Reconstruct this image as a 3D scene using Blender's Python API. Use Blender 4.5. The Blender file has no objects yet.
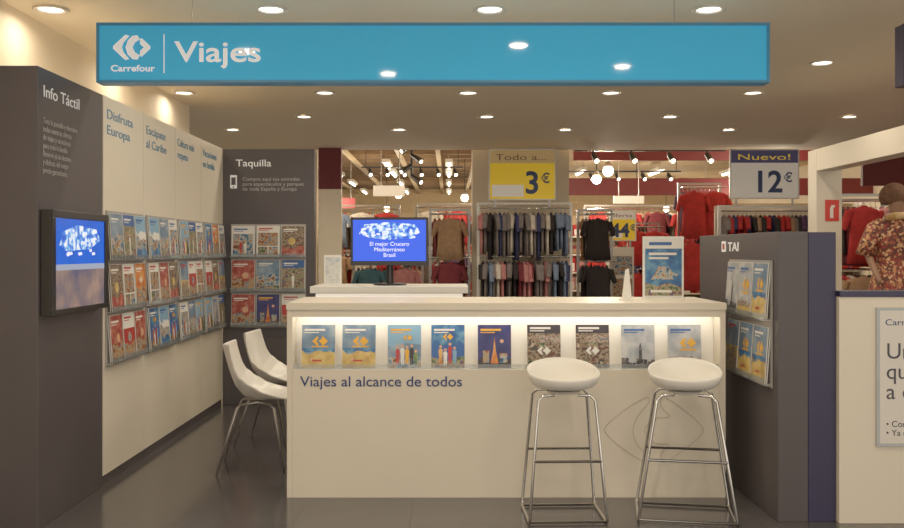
import bpy, math, random
from mathutils import Matrix, Vector
random.seed(7)
sc=bpy.context.scene
sc.view_settings.view_transform='Standard'
sc.view_settings.look='None'
sc.view_settings.gamma=1.2
sc.view_settings.exposure=-.16
EYE=1.4
def L(c):
    o=[]
    for v in c:
        v=v/255.0
        o.append(v/12.92 if v<=0.04045 else ((v+0.055)/1.055)**2.4)
    return (o[0],o[1],o[2],1.0)
MC={}
def mat(name,rgb,rough=.55,metal=0,emit=0,noise=.06,scale=6,alpha=1,coat=0,trans=0):
    if name in MC: return MC[name]
    m=bpy.data.materials.new(name); m.use_nodes=True
    nt=m.node_tree; b=nt.nodes['Principled BSDF']
    c=L(rgb)
    if noise>0:
        tc=nt.nodes.new('ShaderNodeTexCoord'); n=nt.nodes.new('ShaderNodeTexNoise'); n.inputs['Scale'].default_value=scale
        n.inputs['Detail'].default_value=3
        r=nt.nodes.new('ShaderNodeValToRGB')
        r.color_ramp.elements[0].position=.3; r.color_ramp.elements[1].position=.7
        r.color_ramp.elements[0].color=(c[0]*(1-noise),c[1]*(1-noise),c[2]*(1-noise),1)
        r.color_ramp.elements[1].color=(min(1,c[0]*(1+noise)),min(1,c[1]*(1+noise)),min(1,c[2]*(1+noise)),1)
        nt.links.new(tc.outputs['Object'],n.inputs['Vector']); nt.links.new(n.outputs['Fac'],r.inputs['Fac'])
        nt.links.new(r.outputs['Color'],b.inputs['Base Color'])
    else: b.inputs['Base Color'].default_value=c
    b.inputs['Roughness'].default_value=rough; b.inputs['Metallic'].default_value=metal
    b.inputs['Coat Weight'].default_value=coat
    b.inputs['Transmission Weight'].default_value=trans
    if emit>0:
        b.inputs['Emission Color'].default_value=c; b.inputs['Emission Strength'].default_value=emit
    MC[name]=m; return m
def pic(name,cols,scale=14,rough=.35,emit=0,vor=False,lo=.32,hi=.68,dk=1.0):
    if name in MC: return MC[name]
    cols=[tuple(int(v*dk) for v in c) for c in cols]
    m=bpy.data.materials.new(name); m.use_nodes=True
    nt=m.node_tree; b=nt.nodes['Principled BSDF']
    tc=nt.nodes.new('ShaderNodeTexCoord')
    r=nt.nodes.new('ShaderNodeValToRGB'); r.color_ramp.interpolation='CONSTANT' if vor else 'LINEAR'
    if vor:
        n=nt.nodes.new('ShaderNodeTexVoronoi'); n.inputs['Scale'].default_value=scale
        s=nt.nodes.new('ShaderNodeSeparateColor'); nt.links.new(n.outputs['Color'],s.inputs['Color']); out=s.outputs['Red']
    else:
        n=nt.nodes.new('ShaderNodeTexNoise'); n.inputs['Scale'].default_value=scale; n.inputs['Detail'].default_value=5; out=n.outputs['Fac']
    nt.links.new(tc.outputs['Object'],n.inputs['Vector'])
    k=len(cols); e=r.color_ramp.elements
    if vor: lo,hi=0,1
    e[0].position=lo; e[0].color=L(cols[0]); e[1].position=hi if not vor else lo+(hi-lo)*(k-1)/k; e[1].color=L(cols[-1])
    for i in range(1,k-1):
        q=e.new(lo+(hi-lo)*i/((k-1) if not vor else k)); q.color=L(cols[i])
    nt.links.new(out,r.inputs['Fac']); nt.links.new(r.outputs['Color'],b.inputs['Base Color'])
    b.inputs['Roughness'].default_value=rough
    if emit:
        nt.links.new(r.outputs['Color'],b.inputs['Emission Color']); b.inputs['Emission Strength'].default_value=emit
    MC[name]=m; return m

class MB:
    def __init__(s,M=None): s.v=[];s.f=[];s.m=[];s.sm=[];s.mats=[];s.M=M or Matrix()
    def mi(s,m):
        if m not in s.mats: s.mats.append(m)
        return s.mats.index(m)
    def add(s,vs,fs,m,smooth=False,M=None):
        T=s.M@M if M is not None else s.M
        o=len(s.v)
        s.v+= [tuple(T@Vector(p)) for p in vs]
        i=s.mi(m)
        for f in fs: s.f.append([o+a for a in f]); s.m.append(i); s.sm.append(smooth)
    def box(s,x0,x1,y0,y1,z0,z1,m,M=None):
        vs=[(x0,y0,z0),(x1,y0,z0),(x1,y1,z0),(x0,y1,z0),(x0,y0,z1),(x1,y0,z1),(x1,y1,z1),(x0,y1,z1)]
        s.add(vs,[(0,3,2,1),(4,5,6,7),(0,1,5,4),(1,2,6,5),(2,3,7,6),(3,0,4,7)],m,False,M)
    def quad(s,pts,m,M=None): s.add(pts,[tuple(range(len(pts)))],m,False,M)
    def rect(s,x0,y0,x1,y1,z,m,M=None): s.quad([(x0,y0,z),(x1,y0,z),(x1,y1,z),(x0,y1,z)],m,M)
    def cyl(s,p0,p1,r0,r1,m,n=14,M=None,smooth=True):
        p0=Vector(p0);p1=Vector(p1);d=(p1-p0).normalized()
        a=Vector((1,0,0)) if abs(d.x)<.9 else Vector((0,1,0))
        u=d.cross(a).normalized();w=d.cross(u)
        vs=[]
        for p,r in((p0,r0),(p1,r1)):
            for i in range(n):
                t=2*math.pi*i/n; vs.append(tuple(p+u*math.cos(t)*r+w*math.sin(t)*r))
        s.add(vs,[(i,(i+1)%n,n+(i+1)%n,n+i) for i in range(n)],m,smooth,M)
        s.add(vs[:n],[tuple(range(n))][::1],m,False,M); s.add(vs[n:],[tuple(range(n))],m,False,M)
    def tube(s,pts,r,m,n=8,closed=False,M=None,rs=None):
        P=[Vector(p) for p in pts];k=len(P)
        rings=[];pu=None
        for i in range(k):
            if closed: d=(P[(i+1)%k]-P[i-1])
            else: d=P[min(i+1,k-1)]-P[max(i-1,0)]
            d.normalize()
            if pu is None:
                a=Vector((0,0,1)) if abs(d.z)<.9 else Vector((1,0,0)); u=d.cross(a).normalized()
            else: u=(pu-d*pu.dot(d)).normalized()
            pu=u;w=d.cross(u);rr=rs[i] if rs else r
            rings.append([tuple(P[i]+u*math.cos(2*math.pi*j/n)*rr+w*math.sin(2*math.pi*j/n)*rr) for j in range(n)])
        vs=[q for g in rings for q in g];fs=[]
        for i in range(k if closed else k-1):
            a=i*n;b=((i+1)%k)*n
            for j in range(n): fs.append((a+j,a+(j+1)%n,b+(j+1)%n,b+j))
        if not closed: fs.append(tuple(range(n))); fs.append(tuple(range((k-1)*n,k*n)))
        s.add(vs,fs,m,True,M)
    def grid(s,fn,nu,nv,m,M=None,wrap=False):
        vs=[fn(i/nu,j/nv) for j in range(nv+1) for i in range(nu+1)]
        fs=[(j*(nu+1)+i,j*(nu+1)+i+1,(j+1)*(nu+1)+i+1,(j+1)*(nu+1)+i) for j in range(nv) for i in range(nu)]
        s.add(vs,fs,m,True,M)
    def build(s,name,parent=None,bevel=0,solid=0,sub=0):
        xs=[p[0] for p in s.v];ys=[p[1] for p in s.v];zs=[p[2] for p in s.v]
        o=Vector(((min(xs)+max(xs))/2,(min(ys)+max(ys))/2,min(zs)))
        me=bpy.data.meshes.new(name); me.from_pydata([(p[0]-o.x,p[1]-o.y,p[2]-o.z) for p in s.v],[],s.f)
        for q in s.mats: me.materials.append(q)
        me.polygons.foreach_set('material_index',s.m); me.polygons.foreach_set('use_smooth',s.sm); me.update()
        ob=bpy.data.objects.new(name,me); sc.collection.objects.link(ob)
        ob.location=o-(parent.location if parent else Vector())
        if parent: ob.parent=parent
        if solid:
            d=ob.modifiers.new('solid','SOLIDIFY'); d.thickness=solid; d.offset=0
        if sub:
            d=ob.modifiers.new('sub','SUBSURF'); d.levels=sub; d.render_levels=sub
        if bevel:
            d=ob.modifiers.new('bev','BEVEL'); d.width=bevel; d.segments=2; d.limit_method='ANGLE'
        return ob
def root(name,loc):
    e=bpy.data.objects.new(name,None); e.location=loc; e.empty_display_size=.1; sc.collection.objects.link(e); return e
def frame(o,U):
    U=Vector(U);V=Vector((0,0,1));W=U.cross(V)
    M=Matrix(((U.x,V.x,W.x,o[0]),(U.y,V.y,W.y,o[1]),(U.z,V.z,W.z,o[2]),(0,0,0,1)));return M
RIGHT=(1,0,0); AWAY=(0,1,0); NEAR=(0,-1,0)
def text(body,M,size,m,parent,name='lettering',width=None,align='LEFT',ls=1.0,bold=0):
    c=bpy.data.curves.new(name,'FONT'); c.body=body; c.size=size; c.align_x=align; c.extrude=.0008; c.space_line=ls; c.offset=bold
    c.materials.append(m)
    ob=bpy.data.objects.new(name,c); sc.collection.objects.link(ob)
    if width:
        bpy.context.view_layer.update()
        k=width/max(1e-4,ob.dimensions.x); M=M@Matrix.Diagonal((k,1,1,1))
    ob.parent=parent
    ob.matrix_local=Matrix.Translation(-parent.location)@M
    return ob
def T(x,y,z): return Matrix.Translation((x,y,z))
def Rz(a): return Matrix.Rotation(a,4,'Z')
def Rx(a): return Matrix.Rotation(a,4,'X')

# ---------------- materials
cream=mat('cream_laminate',(224,214,195),.4,noise=.02,scale=2)
wallm=mat('cream_wall_paint',(236,221,194),.7,noise=.03,scale=2)
ceilm=mat('ceiling_paint',(252,238,212),.8,noise=.015,scale=1)
dark=mat('charcoal_laminate',(74,68,71),.45,noise=.04,scale=3)
navy=mat('navy_laminate',(42,38,72),.45)
white=mat('white_plastic',(236,232,223),.3,noise=0)
paper=mat('white_paper',(228,225,218),.5,noise=0)
chrome=mat('chrome',(205,202,198),.18,1,noise=0)
alu=mat('brushed_aluminium',(165,160,155),.35,.8,noise=.05,scale=30)
trim=mat('rack_silver_paint',(165,160,156),.4,.2,noise=0)
black=mat('black_plastic',(18,18,22),.3,noise=0)
textw=mat('white_lettering',(235,233,230),.5,noise=0,emit=.2)
textb=mat('blue_lettering',(60,130,170),.5,noise=0)
textn=mat('dark_blue_lettering',(40,62,115),.5,noise=0)
textg=mat('dark_grey_lettering',(62,60,72),.5,noise=0)
acr=mat('clear_acrylic',(225,232,235),.08,noise=0,trans=.85)
red=mat('red_paint',(160,32,40),.5); dred=mat('dark_red_paint',(104,24,30),.6)

# ---------------- floor
fm=bpy.data.materials.new('dark_stone_tiles'); fm.use_nodes=True; nt=fm.node_tree; b=nt.nodes['Principled BSDF']
tc=nt.nodes.new('ShaderNodeTexCoord'); br=nt.nodes.new('ShaderNodeTexBrick'); br.offset=0
br.inputs['Scale'].default_value=1; br.inputs['Brick Width'].default_value=.6; br.inputs['Row Height'].default_value=.6
br.inputs['Mortar Size'].default_value=.004; br.inputs['Color1'].default_value=L((79,76,77)); br.inputs['Color2'].default_value=L((85,81,82)); br.inputs['Mortar'].default_value=L((54,51,51))
no=nt.nodes.new('ShaderNodeTexNoise'); no.inputs['Scale'].default_value=9; no.inputs['Detail'].default_value=6
mx=nt.nodes.new('ShaderNodeMixRGB'); mx.blend_type='MULTIPLY'; mx.inputs[0].default_value=.2
nt.links.new(tc.outputs['Object'],br.inputs['Vector']); nt.links.new(tc.outputs['Object'],no.inputs['Vector'])
nt.links.new(br.outputs['Color'],mx.inputs[1]); nt.links.new(no.outputs['Color'],mx.inputs[2]); nt.links.new(mx.outputs[0],b.inputs['Base Color'])
b.inputs['Roughness'].default_value=.17
f=MB(); f.box(-8,10,-1.5,35,-.1,0,fm); f.build('floor')
# ---------------- ceilings and walls
c=MB(); c.box(-8,10,-.5,13.25,2.9,3.0,ceilm); c.build('ceiling')
shopceil=mat('shop_ceiling_paint',(220,192,150),.8,noise=.15,scale=.6)
c=MB(); c.box(-8,10,13.25,35,3.8,3.9,shopceil)
bm_=mat('beam_paint',(130,106,80),.7)
for i in range(20):
    y=14.2+i*1.0; c.box(-8,2.2,y,y+.09,3.68,3.8,bm_)
dm=mat('duct_paint',(210,188,150),.6)
for x in(-3.6,-2.4,-1.2,-.3,.6): c.box(x,x+.1,13.4,34.8,3.6,3.68,dm)
c.build('ceiling_shop')
w=MB(); w.box(-8,10,13.25,13.35,2.9,3.8,ceilm); w.build('trim_shop_header')
w=MB(); w.box(-2.8,-2.68,-1.5,9.3,0,2.9,wallm); w.build('wall_left')
w=MB(); w.box(-8,10,34.9,35,0,3.8,mat('shop_wall_paint',(210,185,145),.7)); w.build('wall_back')
w=MB(); w.box(-8.1,-8,9,35,0,3.8,wallm); w.build('wall_shop_left')
w=MB(); w.box(10,10.1,3,35,0,3.8,wallm); w.build('wall_right')
w=MB(); w.box(-8,-1.95,13.3,13.42,0,2.9,wallm); w.build('wall_shop_front')

# ---------------- brochures
K=.86
P=dict(
 sky=pic('print_sky',[(95,130,165),(130,160,190),(185,200,210)],9,dk=K),
 sand=pic('print_sand',[(190,150,80),(222,188,100),(235,210,140)],18,dk=.92),
 sea=pic('print_sea',[(30,80,150),(50,120,185),(120,180,215)],16,dk=K),
 deep=pic('print_night',[(28,28,90),(45,50,125),(80,60,120)],14,dk=K),
 multi=pic('print_people',[(60,110,190),(220,120,60),(60,130,90),(230,210,180),(190,50,60),(50,90,170)],75,vor=True),
 food=pic('print_grid',[(80,55,45),(150,120,90),(205,190,165),(100,70,50),(70,70,58)],60,vor=True,dk=K),
 cloud=pic('print_clouds',[(150,160,170),(185,190,195),(220,220,217)],12,dk=.92),
 city=pic('print_city',[(90,85,90),(130,120,110),(60,60,70)],60,vor=True,dk=.8),
 redp=pic('print_red',[(160,50,48),(195,85,70),(220,150,130)],22,dk=K),
 green=pic('print_green',[(60,110,70),(110,150,80),(170,180,120)],30,dk=K),
 town=pic('print_town',[(90,80,85),(170,120,90),(225,210,190),(130,110,100),(150,165,175)],45,dk=.8),
 ph1=pic('print_photo_warm',[(90,50,45),(200,110,60),(240,200,140),(190,190,190),(70,110,150)],30,dk=.75),
 ph2=pic('print_photo_cool',[(30,60,110),(90,150,190),(225,225,215),(210,150,90),(120,60,50)],28,dk=.8),
 ph3=pic('print_photo_garden',[(40,70,60),(120,150,90),(235,220,180),(180,100,70),(80,120,180)],32,dk=.7),
 ph4=pic('print_photo_brown',[(60,42,36),(120,88,62),(190,170,140),(90,62,46),(140,70,50)],40,dk=.85),
 orange=pic('print_orange',[(205,95,40),(235,140,60),(245,190,110)],16,dk=.9),
 skin=mat('print_skin',(215,165,130),.4,noise=.1), dk=mat('print_dark',(50,44,52),.4),
 gold=mat('print_gold',(230,170,40),.4), white=paper, blue=mat('print_blue',(45,92,160),.4),lblue=mat('print_light_blue',(125,170,202),.4), tred=mat('print_pure_red',(180,48,44),.4))
def R(a,b_,c_,e): return [(a,b_),(c_,b_),(c_,e),(a,e)]
def disc(x,y,r,m,n=10): return ([(x+r*math.cos(2*math.pi*i/n),y+r*.75*math.sin(2*math.pi*i/n)) for i in range(n)],m)
def emb(x,y,k,m='gold'):
    return [([(x-.16*k,y),(x-.05*k,y+.08*k),(x-.03*k,y+.05*k),(x-.07*k,y),(x-.03*k,y-.05*k),(x-.05*k,y-.08*k)],m),
            ([(x+.16*k,y),(x+.05*k,y+.08*k),(x+.03*k,y+.04*k),(x-.03*k,y),(x+.03*k,y-.04*k),(x+.05*k,y-.08*k)],m)]
def person(x,y,h,cm):
    return [([(x-.04,y),(x-.005,y),(x,y+h*.4),(x+.01,y),(x+.045,y),(x+.055,y+h*.45),(x+.065,y+h*.7),(x+.03,y+h*.8),(x-.03,y+h*.8),(x-.065,y+h*.7),(x-.05,y+h*.45)],cm),disc(x,y+h*.9,.045,'skin')]
def hills(y,m,seed):
    rr=random.Random(seed); n=7
    return ([(0,0),(1,0)]+[(1-i/n,y+rr.uniform(-.05,.09)) for i in range(n+1)],m)
def skyline(y,m,seed,n=9,hmin=.05,hmax=.22):
    rr=random.Random(seed); o=[]
    for i in range(n):
        a=i/n; o.append((R(a,y,a+.9/n,y+rr.uniform(hmin,hmax)),m))
    return o
def title(y=.86,m='white',w_=.62,h_=.045): return [(R(.08,y,.08+w_,y+h_),m),(R(.08,y-.05,.08+w_*.7,y-.03),m)]
D={
 'beach':[(R(0,0,1,1),'sky'),(R(0,.36,1,.46),'sea'),hills(.36,'sand',3)]+title()+emb(.55,.62,1.5)+[disc(.3,.2,.05,'skin'),(R(.32,.15,.6,.19),'tred'),(R(.3,.48,.8,.51),'gold')],
 'trip':[(R(0,0,1,1),'lblue'),hills(.5,'sky',5),hills(.22,'ph2',6)]+title(.86,'gold')+person(.3,.1,.42,'tred')+person(.44,.08,.48,'white')+person(.58,.1,.42,'gold')+person(.72,.06,.5,'dk')+person(.84,.08,.34,'green')+emb(.6,.7,.9),
 'trip2':[(R(0,0,1,1),'sea'),hills(.55,'blue',8),hills(.2,'ph3',6)]+title(.86,'white')+person(.28,.08,.46,'orange')+person(.42,.06,.4,'white')+person(.56,.1,.5,'tred')+person(.7,.1,.4,'lblue')+emb(.5,.72,1.0),
 'night':[(R(0,0,1,1),'deep'),hills(.2,'dk',9)]+title(.86,'gold')+[([(.38,.1),(.62,.1),(.54,.4),(.5,.72),(.46,.4)],'orange'),disc(.72,.62,.06,'skin'),(R(.15,.12,.34,.4),'ph1'),(R(.66,.12,.88,.34),'ph2')],
 'food':[(R(0,0,1,1),'ph4'),(R(0,.8,1,1),'dk')]+[(R(.03+.32*i,.03+.187*j,.33+.32*i,.2+.187*j),random.Random(i*7+j).choice(['food','ph4','ph4','ph3','town'])) for i in range(3) for j in range(4)]+title(.9,'white')+emb(.5,.4,1.3,'white'),
 'city':[(R(0,0,1,1),'cloud'),hills(.1,'dk',4)]+skyline(.08,'city',2,9,.03,.16)+[([(.52,.1),(.61,.1),(.61,.45),(.565,.6),(.52,.45)],'city')]+title(.86,'blue'),
 'city2':[(R(0,0,1,1),'cloud'),(R(0,0,1,.2),'sand')]+skyline(.16,'town',5,8,.03,.12)+title(.86,'blue')+emb(.6,.58,1.6)+[(R(.35,.4,.85,.44),'gold')],
 'red':[(R(0,0,1,1),'redp'),hills(.34,'ph1',2)]+title(.84)+[disc(.6,.5,.14,'skin')],
 'red2':[(R(0,0,1,.66),'tred'),(R(0,.66,1,1),'white')]+title(.88,'tred')+[hills(.3,'ph1',6),disc(.5,.46,.16,'ph2')],
 'white':[(R(0,0,1,1),'white'),(R(.05,.06,.95,.74),'ph2')]+title(.87,'blue')+person(.4,.1,.45,'tred')+person(.6,.1,.42,'white'),
 'white2':[(R(0,0,1,1),'white'),(R(.06,.35,.94,.78),'ph1'),(R(.06,.06,.48,.32),'ph3'),(R(.52,.06,.94,.32),'ph2')]+title(.89,'tred'),
 'tan':[(R(0,0,1,1),'sand'),(R(0,.5,1,1),'sky')]+skyline(.1,'town',3,6,.15,.5)+title(.88,'tred'),
 'town':[(R(0,0,1,1),'sky'),hills(.5,'ph2',11),hills(.2,'ph3',4)]+title(.86),
 'gold':[(R(0,0,1,1),'orange'),hills(.4,'ph1',14)]+title(.86)+emb(.5,.62,1.0,'white'),
 'lake':[(R(0,0,1,1),'lblue'),hills(.62,'white',3),hills(.48,'ph2',4),hills(.2,'sea',14)]+title(.88,'blue'),
 'wine':[(R(0,0,1,1),'ph4'),hills(.3,'redp',12)]+title(.86)+[disc(.45,.5,.16,'sand')],
 'garden':[(R(0,0,1,1),'ph3'),(R(0,.75,1,1),'blue')]+title(.87)+person(.5,.1,.5,'white'),
}
def brochure(mb,M,w,h,d):
    mb.box(-w/2,w/2,0,h,0,.005,paper,M)
    z=.0056
    for (pts,m) in D[d]:
        mb.quad([(-w/2+.002+min(1,max(0,a))*(w-.004),.002+min(1,max(0,q))*(h-.004),z) for a,q in pts],P[m],M); z+=.0002
def wallrack(name,F,width,rows,h,nc,des):
    mb=MB(F); bw=width/nc
    mb.box(0,width,rows[-1]-.02,rows[0]+h+.01,.0,.01,trim)
    for r,z in enumerate(rows):
        mb.box(0,width,z-.008,z,.01,.045,trim)
        mb.box(0,width,z-.008,z+.03,.045,.048,acr)
        for i in range(nc):
            for dd in(0.01,0):
                M=T((i+.5)*bw,z+.002,.036-dd)@Rx(-.07)
                brochure(mb,M,bw*.92,h*.98,des[r][i%len(des[r])] )
    return mb.build(name)

# ---------------- left charcoal block with info screen
r=root('info_kiosk_wall',(-2.36,4.93,0))
m=MB(); m.box(-2.66,-2.06,4.51,5.35,0,2.33,dark); m.build('panel_body',r,bevel=.004)
F=frame((-2.06,4.51,0),AWAY)
pale=mat('pale_lettering',(176,170,170),.5,noise=0)
text('Info Táctil',F@T(.05,2.185,.003),.085,textw,r,width=.44)
text('Toca la pantalla y descubre\ntodas nuestras ofertas\nde viajes y vacaciones\npara toda la familia\nReserva ya tu destino\ny disfruta del mejor\nprecio garantizado',F@T(.05,2.05,.003),.042,pale,r,'small_print',width=.42,ls=1.0)
scr_b=mat('screen_blue',(25,85,205),.2,emit=.7,noise=.25,scale=4)
scr_w=mat('screen_white',(225,232,245),.2,emit=.7,noise=0)
scr_refl=pic('screen_reflection',[(80,80,112),(120,105,110),(155,130,120)],7,emit=.4)  # tan room reflection painted into the lower screen as emissive colour
scr_pic=pic('screen_picture',[(25,80,200),(40,110,215),(110,170,235),(225,235,250),(235,240,250)],20,emit=.7,lo=.38,hi=.62)
tv=root('wall_television',(-2.02,4.9,1.07))
m=MB(F); m.box(.02,.76,1.07,1.61,.001,.055,black); m.box(.02,.76,1.07,1.1,.055,.066,black);m.box(.02,.76,1.57,1.61,.055,.066,black)
m.box(.02,.06,1.1,1.57,.055,.066,black); m.box(.72,.76,1.1,1.57,.055,.066,black); m.build('housing',tv,bevel=.003)
m=MB(F); m.rect(.06,1.1,.72,1.57,.056,scr_b); m.rect(.06,1.1,.72,1.3,.0565,scr_refl); m.rect(.06,1.3,.72,1.33,.0567,mat('screen_pale',(150,165,195),.2,emit=.5,noise=0))
m.quad([(.12,1.43,.0568),(.2,1.40,.0568),(.5,1.41,.0568),(.66,1.46,.0568),(.6,1.52,.0568),(.35,1.54,.0568),(.16,1.5,.0568)],scr_pic)
rr=random.Random(4)
for k in range(16):
    a=rr.uniform(.14,.6); q=rr.uniform(1.36,1.53); sx=rr.uniform(.02,.05)
    m.quad([(a,q,.057+k*.0001),(a+sx,q+.005,.057+k*.0001),(a+sx*.8,q+.02,.057+k*.0001),(a-.01,q+.015,.057+k*.0001)],scr_w)
m.build('screen',tv)

# ---------------- white display wall, four panels
pw=.705; titles=['Disfruta\nEuropa','Escápate\nal Caribe','Cultura más\nrespeto','Vacaciones\nen familia']
wl=root('display_wall',(-2.36,6.77,0))
m=MB()
for i in range(4):
    y=5.36+i*pw; m.box(-2.62,-2.06,y+.002,y+pw-.002,0.06,2.33,cream)
m.box(-2.6,-2.07,5.36,8.18,0,.06,dark); m.build('panels',wl)
for i in range(4):
    y=5.36+i*pw; Fw=frame((-2.06,y,0),AWAY)
    text(titles[i],Fw@T(.05,2.2,.002),.082,textb,wl,width=.44,ls=1.15)
des=[[['town','garden','lake'],['wine','white2','gold'],['red','red2','red']],
     [['lake','town','white'],['white2','red','wine'],['trip2','lake','trip2']],
     [['trip','garden','white'],['tan','red2','white2'],['white','town','trip']],
     [['trip2','gold','white'],['red2','wine','tan'],['trip','city','garden']]]
for i in range(4):
    wallrack('brochure_rack',frame((-2.058,5.36+i*pw+.03,0),AWAY),.64,[1.345,1.035,.725],.288,3,des[i])
# ---------------- back charcoal panel
tq=root('ticket_desk_panel',(-1.63,8.3,0))
m=MB(); m.box(-2.06,-1.225,8.19,8.29,0,2.33,dark); m.build('panel_body',tq,bevel=.004)
Fb=frame((-2.04,8.19,0),RIGHT)
text('Taquilla',Fb@T(.1,2.17,.002),.09,textw,tq,width=.32)
text('Compra aquí tus entradas\npara espectáculos y parques\nde toda España y Europa',Fb@T(.16,2.04,.002),.045,pale,tq,'small_print',width=.56)
m=MB(Fb); m.box(.05,.11,1.97,2.09,.001,.004,textw); m.box(.06,.1,2.0,2.07,.004,.006,dark);m.cyl((.08,1.983,.004),(.08,1.983,.006),.007,.007,dark); m.build('phone_pictogram',tq)
wallrack('brochure_rack',frame((-1.98,8.188,0),RIGHT),.68,[1.345,1.035,.725],.288,3,[['white','white2','wine'],['red','town','garden'],['red','night','red2']])

# ---------------- hanging blue sign
sg=root('hanging_sign',(-.09,5.13,2.355))
blue=mat('sign_blue_acrylic',(52,158,202),.05,emit=.38,noise=0)
m=MB(); m.box(-1.985,1.805,5.11,5.2,2.37,2.68,blue)
fr=mat('sign_frame_blue',(60,130,168),.35,noise=0,emit=.1)
m.box(-2.0,1.82,5.1,5.21,2.68,2.695,fr);m.box(-2.0,1.82,5.1,5.21,2.355,2.37,fr);m.box(-2.0,-1.985,5.1,5.21,2.37,2.68,fr);m.box(1.805,1.82,5.1,5.21,2.37,2.68,fr)
m.build('light_box',sg)
m=MB()
for x in(-1.47,1.29): m.cyl((x,5.155,2.69),(x,5.155,2.9),.002,.002,alu,8)
m.build('suspension_rods',sg)
Fs=frame((0,5.108,0),RIGHT)
sgw=mat('sign_white_lettering',(240,240,238),.5,noise=0,emit=.3)
text('Viajes',Fs@T(-1.555,2.475,.002),.165,sgw,sg,width=.49,bold=.002)
text('Carrefour',Fs@T(-1.92,2.42,.002),.05,sgw,sg,'brand_lettering',width=.25,bold=.001)
def logo(mb,cx,cz,k,m,z=.002):
    A=[(-.115,.008),(-.04,.078),(-.015,.072),(-.05,.03),(-.06,0),(-.05,-.03),(-.015,-.072),(-.04,-.078),(-.115,-.008)]
    # right arrow with a C notch, built as three convex pieces
    B1=[(-.038,0),(-.025,.042),(.005,.072),(.035,.075),(.05,.05),(.02,.03),(.005,0)]
    B2=[(-.038,0),(.005,0),(.02,-.03),(.05,-.05),(.035,-.075),(.005,-.072),(-.025,-.042)]
    B3=[(.05,.05),(.06,.058),(.115,.008),(.115,-.008),(.06,-.058),(.05,-.05),(.052,-.02),(.075,0),(.052,.02)]
    for q in(A,B1,B2,B3): mb.quad([(cx+a*k,cz+b_*k,z) for a,b_ in q],m)
m=MB(Fs); logo(m,-1.8,2.555,.92,sgw); m.box(-1.619,-1.614,2.41,2.63,.001,.004,sgw); m.build('emblem',sg)
s2=root('hanging_sign',(2.9,5.13,2.3))
m=MB(); m.box(2.575,4.4,5.1,5.2,2.34,2.69,navy); m.box(2.585,4.39,5.095,5.1,2.36,2.67,mat('sign_purple',(66,56,104),.3)); m.build('light_box',s2,bevel=.003)
m=MB()
for x in(2.8,4.1): m.cyl((x,5.15,2.69),(x,5.15,2.9),.004,.004,alu,8)
m.build('suspension_rods',s2)

# ---------------- main counter
ct=root('reception_counter',(.325,5.4,0))
x0,x1=-.92,1.57;Y=5.11
m=MB()
m.box(x0-.002,x1+.002,Y-.012,5.78,1.067,1.105,cream)
m.box(x0,x0+.03,Y,5.75,0.0,1.066,cream); m.box(x1-.03,x1,Y,5.75,0,1.066,cream)
m.box(x0+.031,x1-.031,Y+.001,Y+.02,.0,.725,cream)
m.box(x0+.031,x1-.031,Y+.021,Y+.129,.705,.724,cream)
m.box(x0+.031,x1-.031,Y+.001,Y+.02,1.025,1.066,cream)
m.box(x0+.031,x1-.031,Y+.13,Y+.15,.0,1.066,white)
m.box(x0+.031,x1-.031,5.5,5.75,.70,.73,cream)
m.build('cabinet',ct)
m=MB(); m.box(x0+.05,x1-.05,Y+.03,Y+.06,1.05,1.064,mat('led_strip',(255,247,234),.4,emit=8.5,noise=0)); m.build('led_strip',ct)
bx=[-.75,-.517,-.256,-.006,.261,.545,.824,1.085,1.352]
dn=['beach','beach','trip','trip2','night','food','food','city','city2']
m=MB(frame((0,Y,0),RIGHT))
for x,d in zip(bx,dn):
    brochure(m,T(x,.728,-.05)@Rx(-.1),.195,.25,d)
m.build('brochures',ct)
m=MB(); m.box(x0+.035,x1-.035,Y+.012,Y+.016,.726,.755,acr); m.build('acrylic_lip',ct)
Fc=frame((0,Y,0),RIGHT)
text('Viajes al alcance de todos',Fc@T(-.845,.632,.002),.082,textn,ct,width=.92,bold=.0006)
faint=mat('embossed_line',(200,189,172),.5,noise=0)
m=MB(Fc)
def smooth(pts,n=8):
    P_=[Vector(p) for p in pts];o=[];k=len(P_)
    for i in range(k):
        a,b_,c_,d_=P_[i-1],P_[i],P_[(i+1)%k],P_[(i+2)%k]
        for j in range(n):
            t=j/n; o.append(.5*((2*b_)+(-a+c_)*t+(2*a-5*b_+4*c_-d_)*t*t+(-a+3*b_-3*c_+d_)*t**3))
    return [(p.x,p.y,.001) for p in o]
m.tube(smooth([(1.12,.57,0),(1.0,.50,0),(.895,.41,0),(.895,.36,0),(1.0,.27,0),(1.12,.20,0),(1.13,.235,0),(1.07,.30,0),(1.045,.38,0),(1.07,.46,0),(1.13,.535,0)]),.0025,faint,6,closed=True)
m.tube(smooth([(1.22,.57,0),(1.33,.50,0),(1.43,.41,0),(1.43,.36,0),(1.33,.27,0),(1.22,.20,0),(1.205,.25,0),(1.25,.30,0),(1.17,.31,0),(1.11,.38,0),(1.17,.45,0),(1.25,.46,0),(1.205,.52,0)]),.0025,faint,6,closed=True)
m.build('embossed_emblem',ct)

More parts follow.
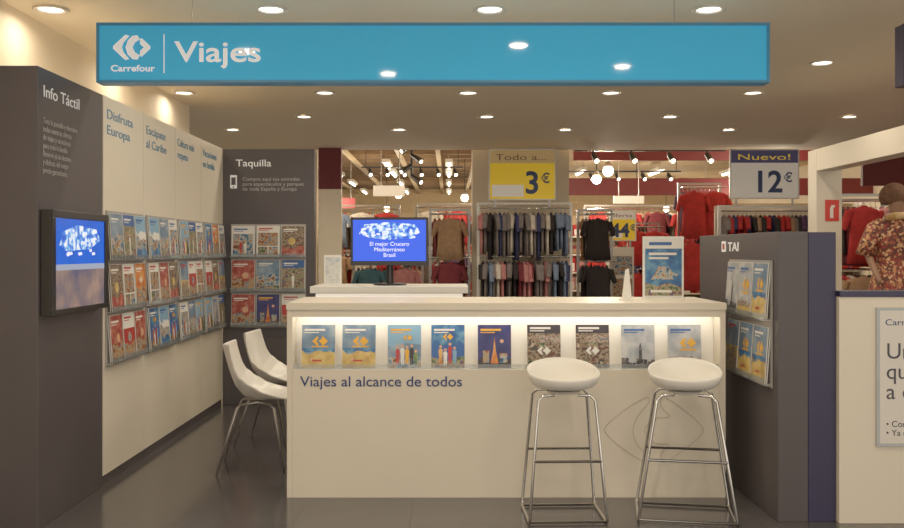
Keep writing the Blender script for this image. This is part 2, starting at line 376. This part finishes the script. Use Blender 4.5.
# rear counter with monitor
rc=root('rear_desk',(-.44,6.85,0))
m=MB(); m.box(-1.02,.14,6.6,7.15,1.09,1.14,white); m.box(-.98,.1,6.63,7.1,0,1.089,cream); m.box(-.98,.1,6.615,6.629,1.03,1.085,mat('desk_glow',(250,240,225),.4,emit=.5,noise=0)); m.build('cabinet',rc,bevel=.003)
mo=root('desktop_monitor',(-.45,6.85,1.14))
m=MB(); m.box(-.745,-.155,6.8,6.84,1.29,1.655,black); m.cyl((-.45,6.85,1.15),(-.45,6.85,1.32),.03,.025,black); m.cyl((-.45,6.87,1.14),(-.45,6.87,1.155),.13,.12,black,20); m.box(-.55,-.35,6.84,6.88,1.35,1.55,black)
m.build('housing',mo,bevel=.004)
Fm=frame((0,6.799,0),RIGHT)
m=MB(Fm); m.rect(-.725,1.325,-.175,1.635,.001,mat('monitor_blue',(22,72,215),.2,emit=.85,noise=.1,scale=3))
m.quad([(-.68,1.53,.0013),(-.6,1.5,.0013),(-.45,1.485,.0013),(-.3,1.5,.0013),(-.22,1.54,.0013),(-.25,1.6,.0013),(-.45,1.62,.0013),(-.64,1.6,.0013)],pic('monitor_picture',[(25,75,205),(60,120,220),(150,190,235),(235,240,250)],26,emit=.75,lo=.4,hi=.6))
rr=random.Random(9)
for k in range(30):
    a=rr.uniform(-.66,-.28); q=1.5+rr.uniform(0,.1)-abs(a+.45)*.1; sz=rr.uniform(.01,.035); z=.0015+k*.00008
    m.quad([(a,q,z),(a+sz,q+.006,z),(a+sz*.8,q+.018,z),(a-sz*.3,q+.012,z)],rr.choice([scr_w,scr_w,mat('screen_sky',(130,180,240),.2,emit=.7,noise=0)]))
m.build('screen',mo)
text('El mejor Crucero\nMediterráneo\nBrasil',Fm@T(-.45,1.44,.002),.042,scr_w,mo,'screen_text',align='CENTER',ls=1.0)
def signstand(name,x,y,z,w,h,m1):
    r_=root(name,(x,y,z)); mb=MB(T(x,y,z))
    mb.box(-w/2,w/2,-.04,.05,0,.008,white)
    mb.box(-w/2,w/2,-.008,.008,.008,h,white)
    mb.box(-w/2+.012,w/2-.012,-.011,-.008,.02,h-.015,m1); mb.build('frame',r_); return r_
signstand('tabletop_sign',-.87,6.75,1.14,.13,.23,pic('print_pale',[(200,200,190),(225,222,215),(180,190,195)],30))
r_=signstand('poster_stand',1.32,5.55,1.105,.25,.385,P['sea'])
m=MB(frame((1.32,5.538,1.105),RIGHT)); m.rect(-.113,.31,.113,.37,.001,paper); m.rect(-.09,.33,.05,.35,.0015,P['blue'])
m.quad([(-.113,.02,.001),(.113,.02,.001),(.113,.07,.001),(.03,.1,.001),(-.04,.08,.001),(-.113,.1,.001)],P['ph3']); m.quad([(-.08,.12,.0015),(.06,.12,.0015),(.09,.15,.0015),(.05,.17,.0015),(.03,.2,.0015),(-.03,.2,.0015),(-.05,.16,.0015)],P['ph2']); m.rect(-.08,.04,.05,.055,.0015,paper); m.rect(-.09,.27,.08,.285,.0015,paper); m.rect(-.09,.245,.03,.257,.0015,paper); m.build('artwork',r_)
m=MB(T(1.07,5.42,1.105)); m.box(-.04,.04,-.04,.04,0,.008,white); m.add([(-.028,-.015,.008),(.028,-.015,.008),(.028,.015,.008),(-.028,.015,.008),(-.008,-.004,.18),(.012,-.004,.19),(.012,.004,.19),(-.008,.004,.18)],[(0,1,5,4),(1,2,6,5),(2,3,7,6),(3,0,4,7),(4,5,6,7)],white)
m.build('card_holder')

# ---------------- bar stools
def stool(x,y,yaw,sp=1.0):
    r_=root('bar_stool',(x,y,0)); M=T(x,y,0)@Rz(yaw)
    mb=MB(M); B=.668
    def fn(u,v):
        t=2*math.pi*u; c_,s_=math.cos(t),math.sin(t)
        q=(abs(c_)**2.4+abs(s_)**2.4)**(-1/2.4)
        if v<.5: rad=.12*v/.5; h=.014*(v/.5)**2
        else:
            k=(v-.5)/.5; rad=.12+.067*math.sin(k*math.pi/2)
            rim=.085+.048*max(0,s_)**1.3-.026*max(0,-s_)
            h=.014+rim*(1-math.cos(k*math.pi/2))
        return (c_*q*rad,s_*q*rad*.97,B+h)
    mb.grid(fn,48,18,white); mb.build('seat',r_,solid=.007)
    mb=MB(M); d=-.034
    mb.cyl((0,0,B-.018),(0,0,B-.003),.08,.10,white,24)
    for sx in(-1,1):
        a,b_=.145*sx,.212*sx*sp
        mb.tube([(.06*sx,-.10,.686+d),(a*.85,-.115,.684+d),(a+(b_-a)*.05,-.126,.66+d),(a+(b_-a)*.97,-.175,.03),(b_,-.17,.012),(b_,-.15,.01),(b_,.15,.01),(b_,.17,.012),(a+(b_-a)*.97,.175,.03),(a+(b_-a)*.05,.126,.66+d),(a*.85,.115,.684+d),(.06*sx,.10,.686+d)],.008,chrome,10)
    w_=.145+(.212*sp-.145)*.55
    for yy in(-.154,.154): mb.tube([(-w_,yy,.32),(w_,yy,.32)],.0075,chrome,10)
    for yy in(-.16,.16): mb.tube([(-.21*sp,yy,.011),(.21*sp,yy,.011)],.007,chrome,10)
    mb.build('legs',r_)
stool(.605,4.77,0.03,.94); stool(1.25,4.77,-.18,1.16)
# ---------------- visitor chairs
def chair(x,y,yaw):
    r_=root('visitor_chair',(x,y,0)); M=T(x,y,0)@Rz(yaw); mb=MB(M)
    prof=[(-.20,.80),(-.185,.74),(-.15,.62),(-.115,.53),(-.06,.465),(.03,.44),(.13,.45),(.20,.455),(.235,.44)]
    def fn(u,v):
        k=v*(len(prof)-1);i=min(int(k),len(prof)-2);f_=k-i
        px=prof[i][0]*(1-f_)+prof[i+1][0]*f_; pz=prof[i][1]*(1-f_)+prof[i+1][1]*f_
        s_=u*2-1
        hw=.17+.06*min(1,v*2.4)
        if v>.85: hw-=.03*(v-.85)/.15
        wrap=s_*s_
        up=.09*math.exp(-((v-.5)/.22)**2)
        return (px+wrap*.06*(1-v),s_*hw,pz+wrap*up+wrap*.015)
    mb.grid(fn,14,24,white); mb.build('shell',r_,solid=.014,sub=1)
    mb=MB(M)
    for sx,fx in((-.1,-.22),(.13,.2)):
        for sy in(-1,1):
            mb.tube([(.02,sy*.05,.425),(sx*.8,sy*.13,.42),(sx,sy*.15,.40),(fx,sy*.2,.0)],.01,alu,8,rs=[.010,.010,.011,.007])
    mb.build('legs',r_)
chair(-1.26,5.85,.12); chair(-1.30,6.62,-.1)

# ---------------- right charcoal tower with racks
tw=root('brochure_tower',(1.85,5.38,0))
m=MB(); m.box(1.7,1.855,4.65,6.1,0,1.5,dark); m.build('panel_body',tw,bevel=.003)
m=MB(); m.box(1.857,2.0,4.65,6.1,0,1.498,navy); m.build('side_panel',tw,bevel=.003)
Ft=frame((1.7,6.1,0),NEAR)
text('TAI',Ft@T(.62,1.40,.002),.075,textw,tw,width=.2,bold=.001)
m=MB(Ft); m.box(.5,.58,1.395,1.46,.001,.004,textw); m.box(.52,.56,1.41,1.445,.004,.005,P['tred']); m.build('emblem',tw)
wallrack('brochure_rack',frame((1.698,5.42,0),NEAR),.70,[1.04,.70],.30,3,[['city','city2','beach'],['tan','beach','beach']])
m=MB(); m.box(2.003,4.6,4.62,4.72,0,1.165,cream); m.box(2.003,4.6,4.61,4.73,1.165,1.195,navy); lp=m.build('partition_low',bevel=.003)
po=root('framed_poster',(2.7,4.6,.4))
Fp=frame((2.19,4.618,.4),RIGHT)
m=MB(Fp); m.box(0,1.0,0,.71,0,.012,mat('poster_frame',(175,180,185),.4)); m.box(.015,.985,.015,.695,.012,.014,mat('poster_paper',(220,215,206),.5,noise=.01)); m.build('board',po)
text('Carrefour',Fp@T(.04,.62,.015),.045,textn,po,'header',width=.22)
text('Una tarjeta\nque te lleva\na donde vas',Fp@T(.045,.45,.015),.115,textg,po,ls=.9)
text('• Contrata hoy\n• Ya estás fuera',Fp@T(.045,.1,.015),.045,textg,po,'small_print')
# ---------------- beam and column right
m=MB(); m.box(3.45,3.62,5.6,8.45,2.15,2.355,cream)
m.box(3.45,3.69,8.45,8.65,0,2.355,cream); m.box(3.45,3.62,5.6,5.72,0,2.15,cream); m.build('portal_frame',bevel=.004)
es=MB(frame((3.53,8.448,0),RIGHT)); es.box(0,.13,1.68,1.88,0,.004,mat('safety_red',(205,45,32),.4)); es.box(.045,.075,1.71,1.81,.004,.006,paper); es.box(.055,.09,1.81,1.83,.004,.006,paper); es.build('fire_extinguisher_sign')

# ---------------- garments
cols=dict(grey=(120,110,108),maroon=(112,38,46),navy=(48,52,90),lightblue=(112,128,155),white=(205,193,178),black=(40,34,36),tan=(160,124,92),purple=(86,58,92),red=(178,42,42),rose=(185,118,118),olive=(96,88,62),teal=(56,96,110))
G=[mat('cloth_'+n,c_,.9,noise=.18,scale=14) for n,c_ in cols.items()]
gi={n:i for i,n in enumerate(cols)}
def garment(mb,x,y,zt,w,h,yaw,m,th=.045,sleeve=True):
    M=T(x,y,zt)@Rz(yaw); n=12
    prof=[(0,.16),(.02,.2),(.06,.75),(.1,.96),(.35,.84),(.65,.86),(1,1.0)]
    ph=random.random()*6
    vs=[]
    for f_,k in prof:
        for j in range(n):
            t=2*math.pi*j/n; fo=1+.25*f_*math.sin(3*t*2+ph)
            vs.append((math.cos(t)*w/2*k,math.sin(t)*th*(.5+.5*k)*fo,-h*f_))
    fs=[(a*n+j,a*n+(j+1)%n,(a+1)*n+(j+1)%n,(a+1)*n+j) for a in range(len(prof)-1) for j in range(n)]+[tuple(range(n)),tuple(range((len(prof)-1)*n,len(prof)*n))]
    mb.add(vs,fs,m,True,M)
    if sleeve:
        for sg_ in(-1,1): mb.cyl((sg_*w*.42,0,-h*.1),(sg_*w*.6,0,-h*.42),.05,.035,m,7,M)
    mb.tube([(0,0,0),(0,0,.03),(.015,0,.05),(.0,0,.065)],.003,alu,5,M=M)
def rack(name,xa,xb,y,rails,h,pal,gap=.065,w=.42,sides=alu,back=None,face=0):
    mb=MB()
    top=max(rails)+.08
    for x in(xa,xb):
        mb.box(x-.02,x+.02,y-.02,y+.02,.0,top,sides); mb.box(x-.025,x+.025,y-.28,y+.28,0,.04,sides)
    mb.box(xa,xb,y-.015,y+.015,top-.03,top,sides)
    mb.box(xa,xb,y-.015,y+.015,.03,.06,sides)
    if back: mb.box(xa,xb,y+.2,y+.24,0,top,back)
    for rz in rails:
        mb.cyl((xa,y,rz),(xb,y,rz),.012,.012,chrome,8)
        x=xa+.07
        while x<xb-.06:
            mcol=G[gi[random.choice(pal)]]
            garment(mb,x,y,rz-.065,w*random.uniform(.9,1.05),h*random.uniform(.8,1.08),math.pi/2+random.uniform(-.2,.2),mcol,.03)
            x+=gap*random.uniform(.85,1.2)
        for k in range(face):
            xx=xa+(k+.5)*(xb-xa)/face
            garment(mb,xx,y-.3,rz-.065,.42,h,random.uniform(-.3,.3),G[gi[random.choice(pal)]],.05)
    if face:
        for rz in rails:
            for x in(xa,xb): mb.cyl((x,y,rz),(x,y-.3,rz),.009,.009,chrome,6)
            mb.cyl((xa,y-.3,rz),(xb,y-.3,rz),.009,.009,chrome,6)
    return mb.build(name)
m=MB(); m.box(.35,1.8,13.5,13.9,0,3.8,wallm); m.build('column')
rack('clothes_rack',.42,1.76,13.0,[2.02,1.32],.66,['grey','grey','lightblue','maroon','navy','rose','grey','white','black'],.06,sides=white)
spap=mat('sign_paper',(230,222,208),.5,emit=.15,noise=0)  # unlit paper, slight emission added to brighten it
def pricesign(x,y,z,w,h,price,head,hc,bc,body='Todo a...',hf=.72):
    r_=root('price_sign',(x+w/2,y,z)); Fq=frame((x,y,z),RIGHT)
    mb=MB(Fq); mb.box(0,w,0,h,-.03,0,white); mb.rect(.02,.02,w-.02,h*hf,.002,bc); mb.rect(.02,h*hf,w-.02,h-.02,.002,hc)
    if bc is not spap: mb.rect(.05,.05,w*.52,h*.3,.003,spap)
    mb.box(.08,.11,-.1,0,-.02,-.005,alu); mb.box(w-.11,w-.08,-.1,0,-.02,-.005,alu)
    mb.build('board',r_)
    text(body,Fq@T(w*.1,h*(hf+.06),.004),h*.17,head,r_,'header',width=w*.75)
    text(price,Fq@T(w*.76,h*.14,.005),h*.6,textn,r_,'price',align='RIGHT',bold=.01)
    text('€',Fq@T(w*.78,h*.34,.005),h*.26,textn,r_,'currency',bold=.004)
yel=mat('sign_yellow',(228,188,40),.5,emit=.25,noise=0); tanm=mat('sign_tan',(208,176,118),.5,emit=.12,noise=0)  # emission added so the printed price boards look brighter
pricesign(.57,12.95,2.13,.97,.74,'3',mat('sign_brown',(130,90,70)),tanm,yel)
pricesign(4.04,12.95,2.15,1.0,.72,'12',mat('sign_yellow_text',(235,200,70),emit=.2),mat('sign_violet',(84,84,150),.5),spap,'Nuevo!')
rack('clothes_rack',3.9,5.3,13.0,[1.98,1.3],.6,['grey','white','black','red','tan','purple','navy'],.065,sides=white,back=cream)
m=MB(); m.box(-1.9,-1.57,13.1,13.24,0,2.3,wallm);m.box(-1.9,-1.57,13.1,13.24,2.3,2.899,dred); m.build('column')
rack('clothes_rack',-1.5,-.42,14.2,[1.85,1.2],.6,['navy','red','white','teal','tan','lightblue','rose'],.065,face=2)
rack('clothes_rack',-.28,.3,13.5,[1.95,1.3],.62,['maroon','red','grey','red','tan','white'],.055,face=1)
rack('clothes_rack',-2.2,-.9,16.2,[2.15,1.4],.62,['red','white','lightblue','tan','rose'],.065,face=3)
rack('clothes_rack',-.6,.9,16.6,[2.2,1.4],.62,['red','white','grey','tan','purple'],.065,face=3)
rack('clothes_rack',1.95,2.45,13.6,[1.95,1.25],.62,['black','black','olive','tan','grey'],.06,face=1)
rack('clothes_rack',2.98,3.55,15.2,[1.8,1.1],.58,['tan','white','rose','red','grey'],.065,face=2)
rack('clothes_rack',3.65,4.3,14.3,[2.4,1.6],.75,['navy','red','red','purple','red'],.065,w=.5,face=2)
rack('clothes_rack',2.6,5.2,17.2,[2.2,1.4],.65,['red','white','maroon','tan','navy','rose'],.065,face=5)
pricesign(2.54,14.42,1.56,.46,.5,'44',mat('sign_brown',(120,80,60)),spap,yel,'oferta',.7)
m=MB(); m.box(2.56,2.96,14.4,14.7,0,1.46,white)
for k in range(3): m.box(2.59,2.93,14.38,14.4,.3+.36*k,.6+.36*k,[P['lblue'],P['ph1'],P['ph2']][k])
m.build('display_plinth',bevel=.006)
def gondola(x0,x1,y,h,cols,n=5):
    mb=MB(); mb.box(x0,x1,y+.4,y+.45,0,h,mat('gondola_back',(180,158,125),.7))
    for x in(x0,x1): mb.box(x-.02,x+.02,y,y+.45,0,h,white)
    for k in range(n):
        z=.1+k*(h-.2)/n; mb.box(x0,x1,y,y+.42,z,z+.03,white)
        x=x0+.05
        while x<x1-.15:
            ww=random.uniform(.12,.32); hh=random.uniform(.45,.85)*((h-.2)/n); mm=G[random.choice(cols)]
            mb.box(x,min(x+ww,x1-.03),y+.06,y+.38,z+.03,z+.03+hh,mm); mb.box(x+.02,min(x+ww,x1-.03)-.02,y+.055,y+.06,z+.05,z+.03+hh*.6,random.choice([paper,G[6],G[8],G[4]]))
            x+=ww+.02
    mb.build('shelving_unit')
gondola(-4.2,-.2,18.5,2.2,[0,3,4,6,8,8,9,11]); gondola(0,4.2,20,2.2,[1,4,6,8,8,9]); gondola(5.4,8.5,18.5,2.4,[1,4,6,8,9,2]); gondola(-3.5,2,26,2.3,[0,4,6,8,4,4]); gondola(2.5,9,27,2.3,[4,6,8,1,4])
def banner(name,xa,xb,y,z0,z1,mm,zc,xs):
    m=MB(); m.box(xa,xb,y,y+.06,z0,z1,mm)
    for x in xs: m.cyl((x,y+.03,z1),(x,y+.03,zc),.008,.008,alu,6)
    m.build(name)
banner('red_fascia',2.2,9.5,15.9,3.0,3.45,dred,3.8,(3,6,9))
banner('red_fascia',1.9,9.9,21,2.7,3.1,dred,3.8,(3,6,9))
banner('red_fascia',5.7,9.9,12.4,2.3,2.72,dred,2.9,(6,9))
banner('hanging_banner',-1.45,-.85,17.2,2.45,2.65,spap,3.8,(-1.3,-.95))
banner('hanging_banner',.9,1.9,18,2.5,2.8,yel,3.8,(1,1.8))
banner('hanging_banner',3.3,3.9,18,2.35,2.5,spap,3.8,(3.4,3.8))
banner('hanging_banner',-3.2,-2.3,22,2.4,2.7,red,3.8,(-3.1,-2.4))
rack('clothes_rack',4.2,5.1,9.9,[1.95,1.2],.62,['maroon','red','tan','rose','black','white'],.06,face=2)
rack('clothes_rack',5.3,6.4,11.0,[1.9,1.2],.6,['tan','red','white','black'],.065,face=2)
rack('clothes_rack',4.4,5.2,8.6,[1.75,1.1],.6,['red','maroon','red','rose'],.06,face=2)
gondola(6.7,9,12.0,2.2,[1,4,6,8,9,0])
sl=mat('shop_lamp_glow',(255,232,196),.4,emit=12,noise=0)
def cluster(x,y,zt,n):
    m=MB(); m.cyl((x,y,3.8),(x,y,zt),.02,.02,black,8)
    for k in range(n):
        z=zt+.17*k; s_=(-1)**k
        m.cyl((x,y,z),(x+.16*s_,y-.1,z-.12),.03,.06,black,12); m.cyl((x+.161*s_,y-.101,z-.121),(x+.166*s_,y-.104,z-.125),.03,.03,sl,12)
    m.build('spotlight_cluster')
cluster(-.62,14.9,2.65,6)
def track(xa,xb,y,z,n):
    m=MB(); m.box(xa,xb,y-.02,y+.02,z,z+.03,black)
    for x in(xa+.1,xb-.1): m.cyl((x,y,z+.03),(x,y,3.8),.008,.008,black,6)
    for k in range(n):
        x=xa+(k+.5)*(xb-xa)/n; m.cyl((x,y,z),(x,y-.03,z-.06),.015,.015,black,8); m.cyl((x,y-.02,z-.05),(x+.03,y-.14,z-.16),.04,.05,black,12); m.cyl((x+.031,y-.142,z-.162),(x+.034,y-.15,z-.17),.035,.035,sl,12)
    m.build('track_lights')
track(1.95,4.3,14.0,2.95,4); track(-1.9,.3,19.5,3.2,6); track(2.2,5,19.4,3.1,5)
tubeM=mat('fluorescent_glow',(255,240,210),.4,emit=7,noise=0)
def fluo(x,y):
    m=MB(); m.box(x-.09,x+.09,y-.7,y+.7,3.5,3.58,white); m.cyl((x,y-.65,3.48),(x,y+.65,3.48),.03,.03,tubeM,8)
    for q in(-.5,.5): m.cyl((x,y+q,3.58),(x,y+q,3.8),.006,.006,alu,5)
    m.build('fluorescent_fixture')
for x in(-3,-1.5,0,1.3):
    for y in(17.2,22,24.5,28,32): fluo(x,y)
for x in(3.5,5.5,7.5):
    for y in(17.9,24,30): fluo(x,y)
# mannequin
def mannequin(x,y):
    r_=root('mannequin',(x,y,0)); mb=MB(T(x,y,0)); mb.cyl((0,0,0),(0,0,.3),.3,.3,white,28); mb.build('plinth',r_,bevel=.01)
    pts=[((0,0,1.17),.13),((0,0,1.32),.10),((0,0,1.5),.13),((0,.0,1.64),.09),((0,0,1.72),.05),((0,-.01,1.80),.075),((0,-.01,1.89),.085),
         ((-.17,0,1.62),.05),((-.25,.02,1.4),.042),((-.22,-.1,1.2),.03),((-.2,-.14,1.12),.022),((.17,0,1.62),.05),((.26,.02,1.4),.042),((.24,-.06,1.18),.03),((.23,-.09,1.1),.022),
         ((-.09,0,1.08),.09),((-.1,-.01,.76),.06),((-.1,.02,.38),.04),((-.1,-.08,.33),.03),((.09,0,1.08),.09),((.11,.0,.76),.06),((.12,.03,.38),.04),((.13,-.07,.33),.03)]
    ed=[(0,1),(1,2),(2,3),(3,4),(4,5),(5,6),(3,7),(7,8),(8,9),(9,10),(3,11),(11,12),(12,13),(13,14),(0,15),(15,16),(16,17),(17,18),(0,19),(19,20),(20,21),(21,22)]
    me=bpy.data.meshes.new('body'); me.from_pydata([p for p,_ in pts],ed,[]); ob=bpy.data.objects.new('body',me); sc.collection.objects.link(ob); ob.parent=r_
    s_=ob.modifiers.new('skin','SKIN')
    for i,(p,rr_) in enumerate(pts): me.skin_vertices[0].data[i].radius=(rr_,rr_*.85)
    me.skin_vertices[0].data[0].use_root=True
    su=ob.modifiers.new('sub','SUBSURF'); su.levels=2; su.render_levels=2
    me.materials.append(mat('mannequin_skin',(160,120,96),.5))
    gold=pic('patterned_fabric',[(105,50,40),(190,130,85),(140,50,45),(90,50,45),(215,170,125),(150,80,60)],48,rough=.7,vor=True)
    mb=MB(T(x,y,0)); prof=[(1.68,.09,.08),(1.62,.2,.12),(1.5,.19,.16),(1.32,.15,.14),(1.15,.2,.17),(.9,.24,.21),(.7,.28,.25)]
    def fn(u,v):
        k=v*(len(prof)-1);i=min(int(k),len(prof)-2);f_=k-i;a=[prof[i][q]*(1-f_)+prof[i+1][q]*f_ for q in range(3)];t=2*math.pi*u
        fo=1+.05*math.sin(9*t)*v
        return (math.cos(t)*a[1]*fo,math.sin(t)*a[2]*fo,a[0])
    mb.grid(fn,48,20,gold)
    for s_ in(-1,1):
        mb.tube([(.12*s_,0,1.63),(.18*s_,0,1.6),(.23*s_,.01,1.48),(.265*s_,.02,1.36)],.07,gold,12,rs=[.07,.075,.07,.075])
    mb.tube([(.08*math.cos(k/12*2*math.pi),-.01+.08*math.sin(k/12*2*math.pi),1.69-.02*math.sin(k/12*2*math.pi)) for k in range(12)],.03,pic('scarf_fabric',[(200,150,90),(160,100,60),(225,190,140)],30,vor=True),10,closed=True)
    mb.build('dress',r_,solid=.008)
    mb=MB(T(x,y,0)); mb.grid(lambda u,v:((.105+.02*v)*math.sin(math.pi*(.02+.7*v))*math.cos(2*math.pi*u)*1.05,.03+.105*math.sin(math.pi*(.02+.7*v))*math.sin(2*math.pi*u),1.89+.115*math.cos(math.pi*(.02+.7*v))),24,10,mat('hair',(110,76,54),.8,noise=.3,scale=30)); mb.build('hair',r_,solid=.01)
mannequin(3.97,8.0)

# ---------------- lights
warm=(1,.84,.63)
lens=mat('lamp_lens',(255,242,220),.4,emit=7,noise=0)
ring=mat('downlight_ring',(235,225,210),.4,noise=0)
def downlight(x,y,p):
    mb=MB(T(x,y,0)); n=24
    prof=[(.075,2.899),(.1,2.895),(.105,2.888),(.098,2.882),(.08,2.884),(.07,2.898)]
    mb.grid(lambda u,v:(prof[min(int(v*5+.5),5)][0]*math.cos(2*math.pi*u),prof[min(int(v*5+.5),5)][0]*math.sin(2*math.pi*u),prof[min(int(v*5+.5),5)][1]),n,5,ring)
    mb.add([(.072*math.cos(2*math.pi*i/n),.072*math.sin(2*math.pi*i/n),2.894) for i in range(n)],[tuple(range(n))],lens)
    ob=mb.build('downlight')
    l=bpy.data.lights.new('lamp','AREA'); l.shape='DISK'; l.size=.12; l.energy=p; l.color=warm; l.spread=math.radians(165)
    lo=bpy.data.objects.new('lamp',l); sc.collection.objects.link(lo); lo.parent=ob; lo.location=(0,0,-.004)
pos=[(-2.46,5.56,3.5),(-1.1,5.56),(.253,5.56),(1.605,5.56),(2.96,5.56),(2.96,7.14),(-2.46,7.14,3.5),(-.6,7.14),(1.2,7.14),(-2.5,8.49,3.5),(-1.17,8.49),(.18,8.49),(1.53,8.49),(2.87,8.49),
 (-1.61,10),(.42,10),(2.455,10),(4.45,10),(-2.66,11.07),(-.615,11.07),(1.43,11.07),(3.44,11.07),
 (.5,3.74),(-.51,2.7),(1.39,3.0),(-1.5,3.55),(2.9,3.2),(4.3,5.5),(4.8,7.8),(0,1.0),(-1.8,1.4),(1.9,1.2)]
for q in pos: downlight(q[0],q[1],q[2] if len(q)>2 else 8.5)
def shoplamp(x,y,z,p):
    mb=MB(T(x,y,z)); mb.cyl((0,0,.1),(0,0,3.8-z),.01,.01,black,6); mb.cyl((0,0,.04),(0,0,.12),.09,.04,alu,18)
    mb.grid(lambda u,v:(.1*math.sin(math.pi*v)*math.cos(2*math.pi*u),.1*math.sin(math.pi*v)*math.sin(2*math.pi*u),-.04-.1*math.cos(math.pi*v)),18,10,mat('globe_glow',(255,234,196),.4,emit=5,noise=0))
    ob=mb.build('pendant_lamp')
    l=bpy.data.lights.new('lamp','POINT'); l.shadow_soft_size=.1; l.energy=p; l.color=(1,.84,.62)
    lo=bpy.data.objects.new('lamp',l); sc.collection.objects.link(lo); lo.parent=ob; lo.location=(0,0,-.08)
for x,y in[(-2.4,15.2),(.9,15.5),(2.9,16.4),(5.5,15),(-2.8,21),(-1.2,21.5),(.4,23),(3,18.3),(6.8,20.2),(5,24),(-2,29),(1,30),(7,29),(3.6,30)]:
    shoplamp(x,y,2.9 if y<20 else 2.8,85)
w=bpy.data.worlds.new('world'); sc.world=w; w.use_nodes=True
w.node_tree.nodes['Background'].inputs[0].default_value=(1,.89,.75,1); w.node_tree.nodes['Background'].inputs[1].default_value=1.4
# ---------------- camera
cd=bpy.data.cameras.new('camera'); cam=bpy.data.objects.new('camera',cd); sc.collection.objects.link(cam)
cam.location=(0,0,EYE); cam.rotation_euler=(math.radians(90),0,0)
cd.sensor_width=36; cd.lens=36*900/904; cd.shift_x=3/904; cd.shift_y=-13/904; cd.clip_end=100
sc.camera=cam
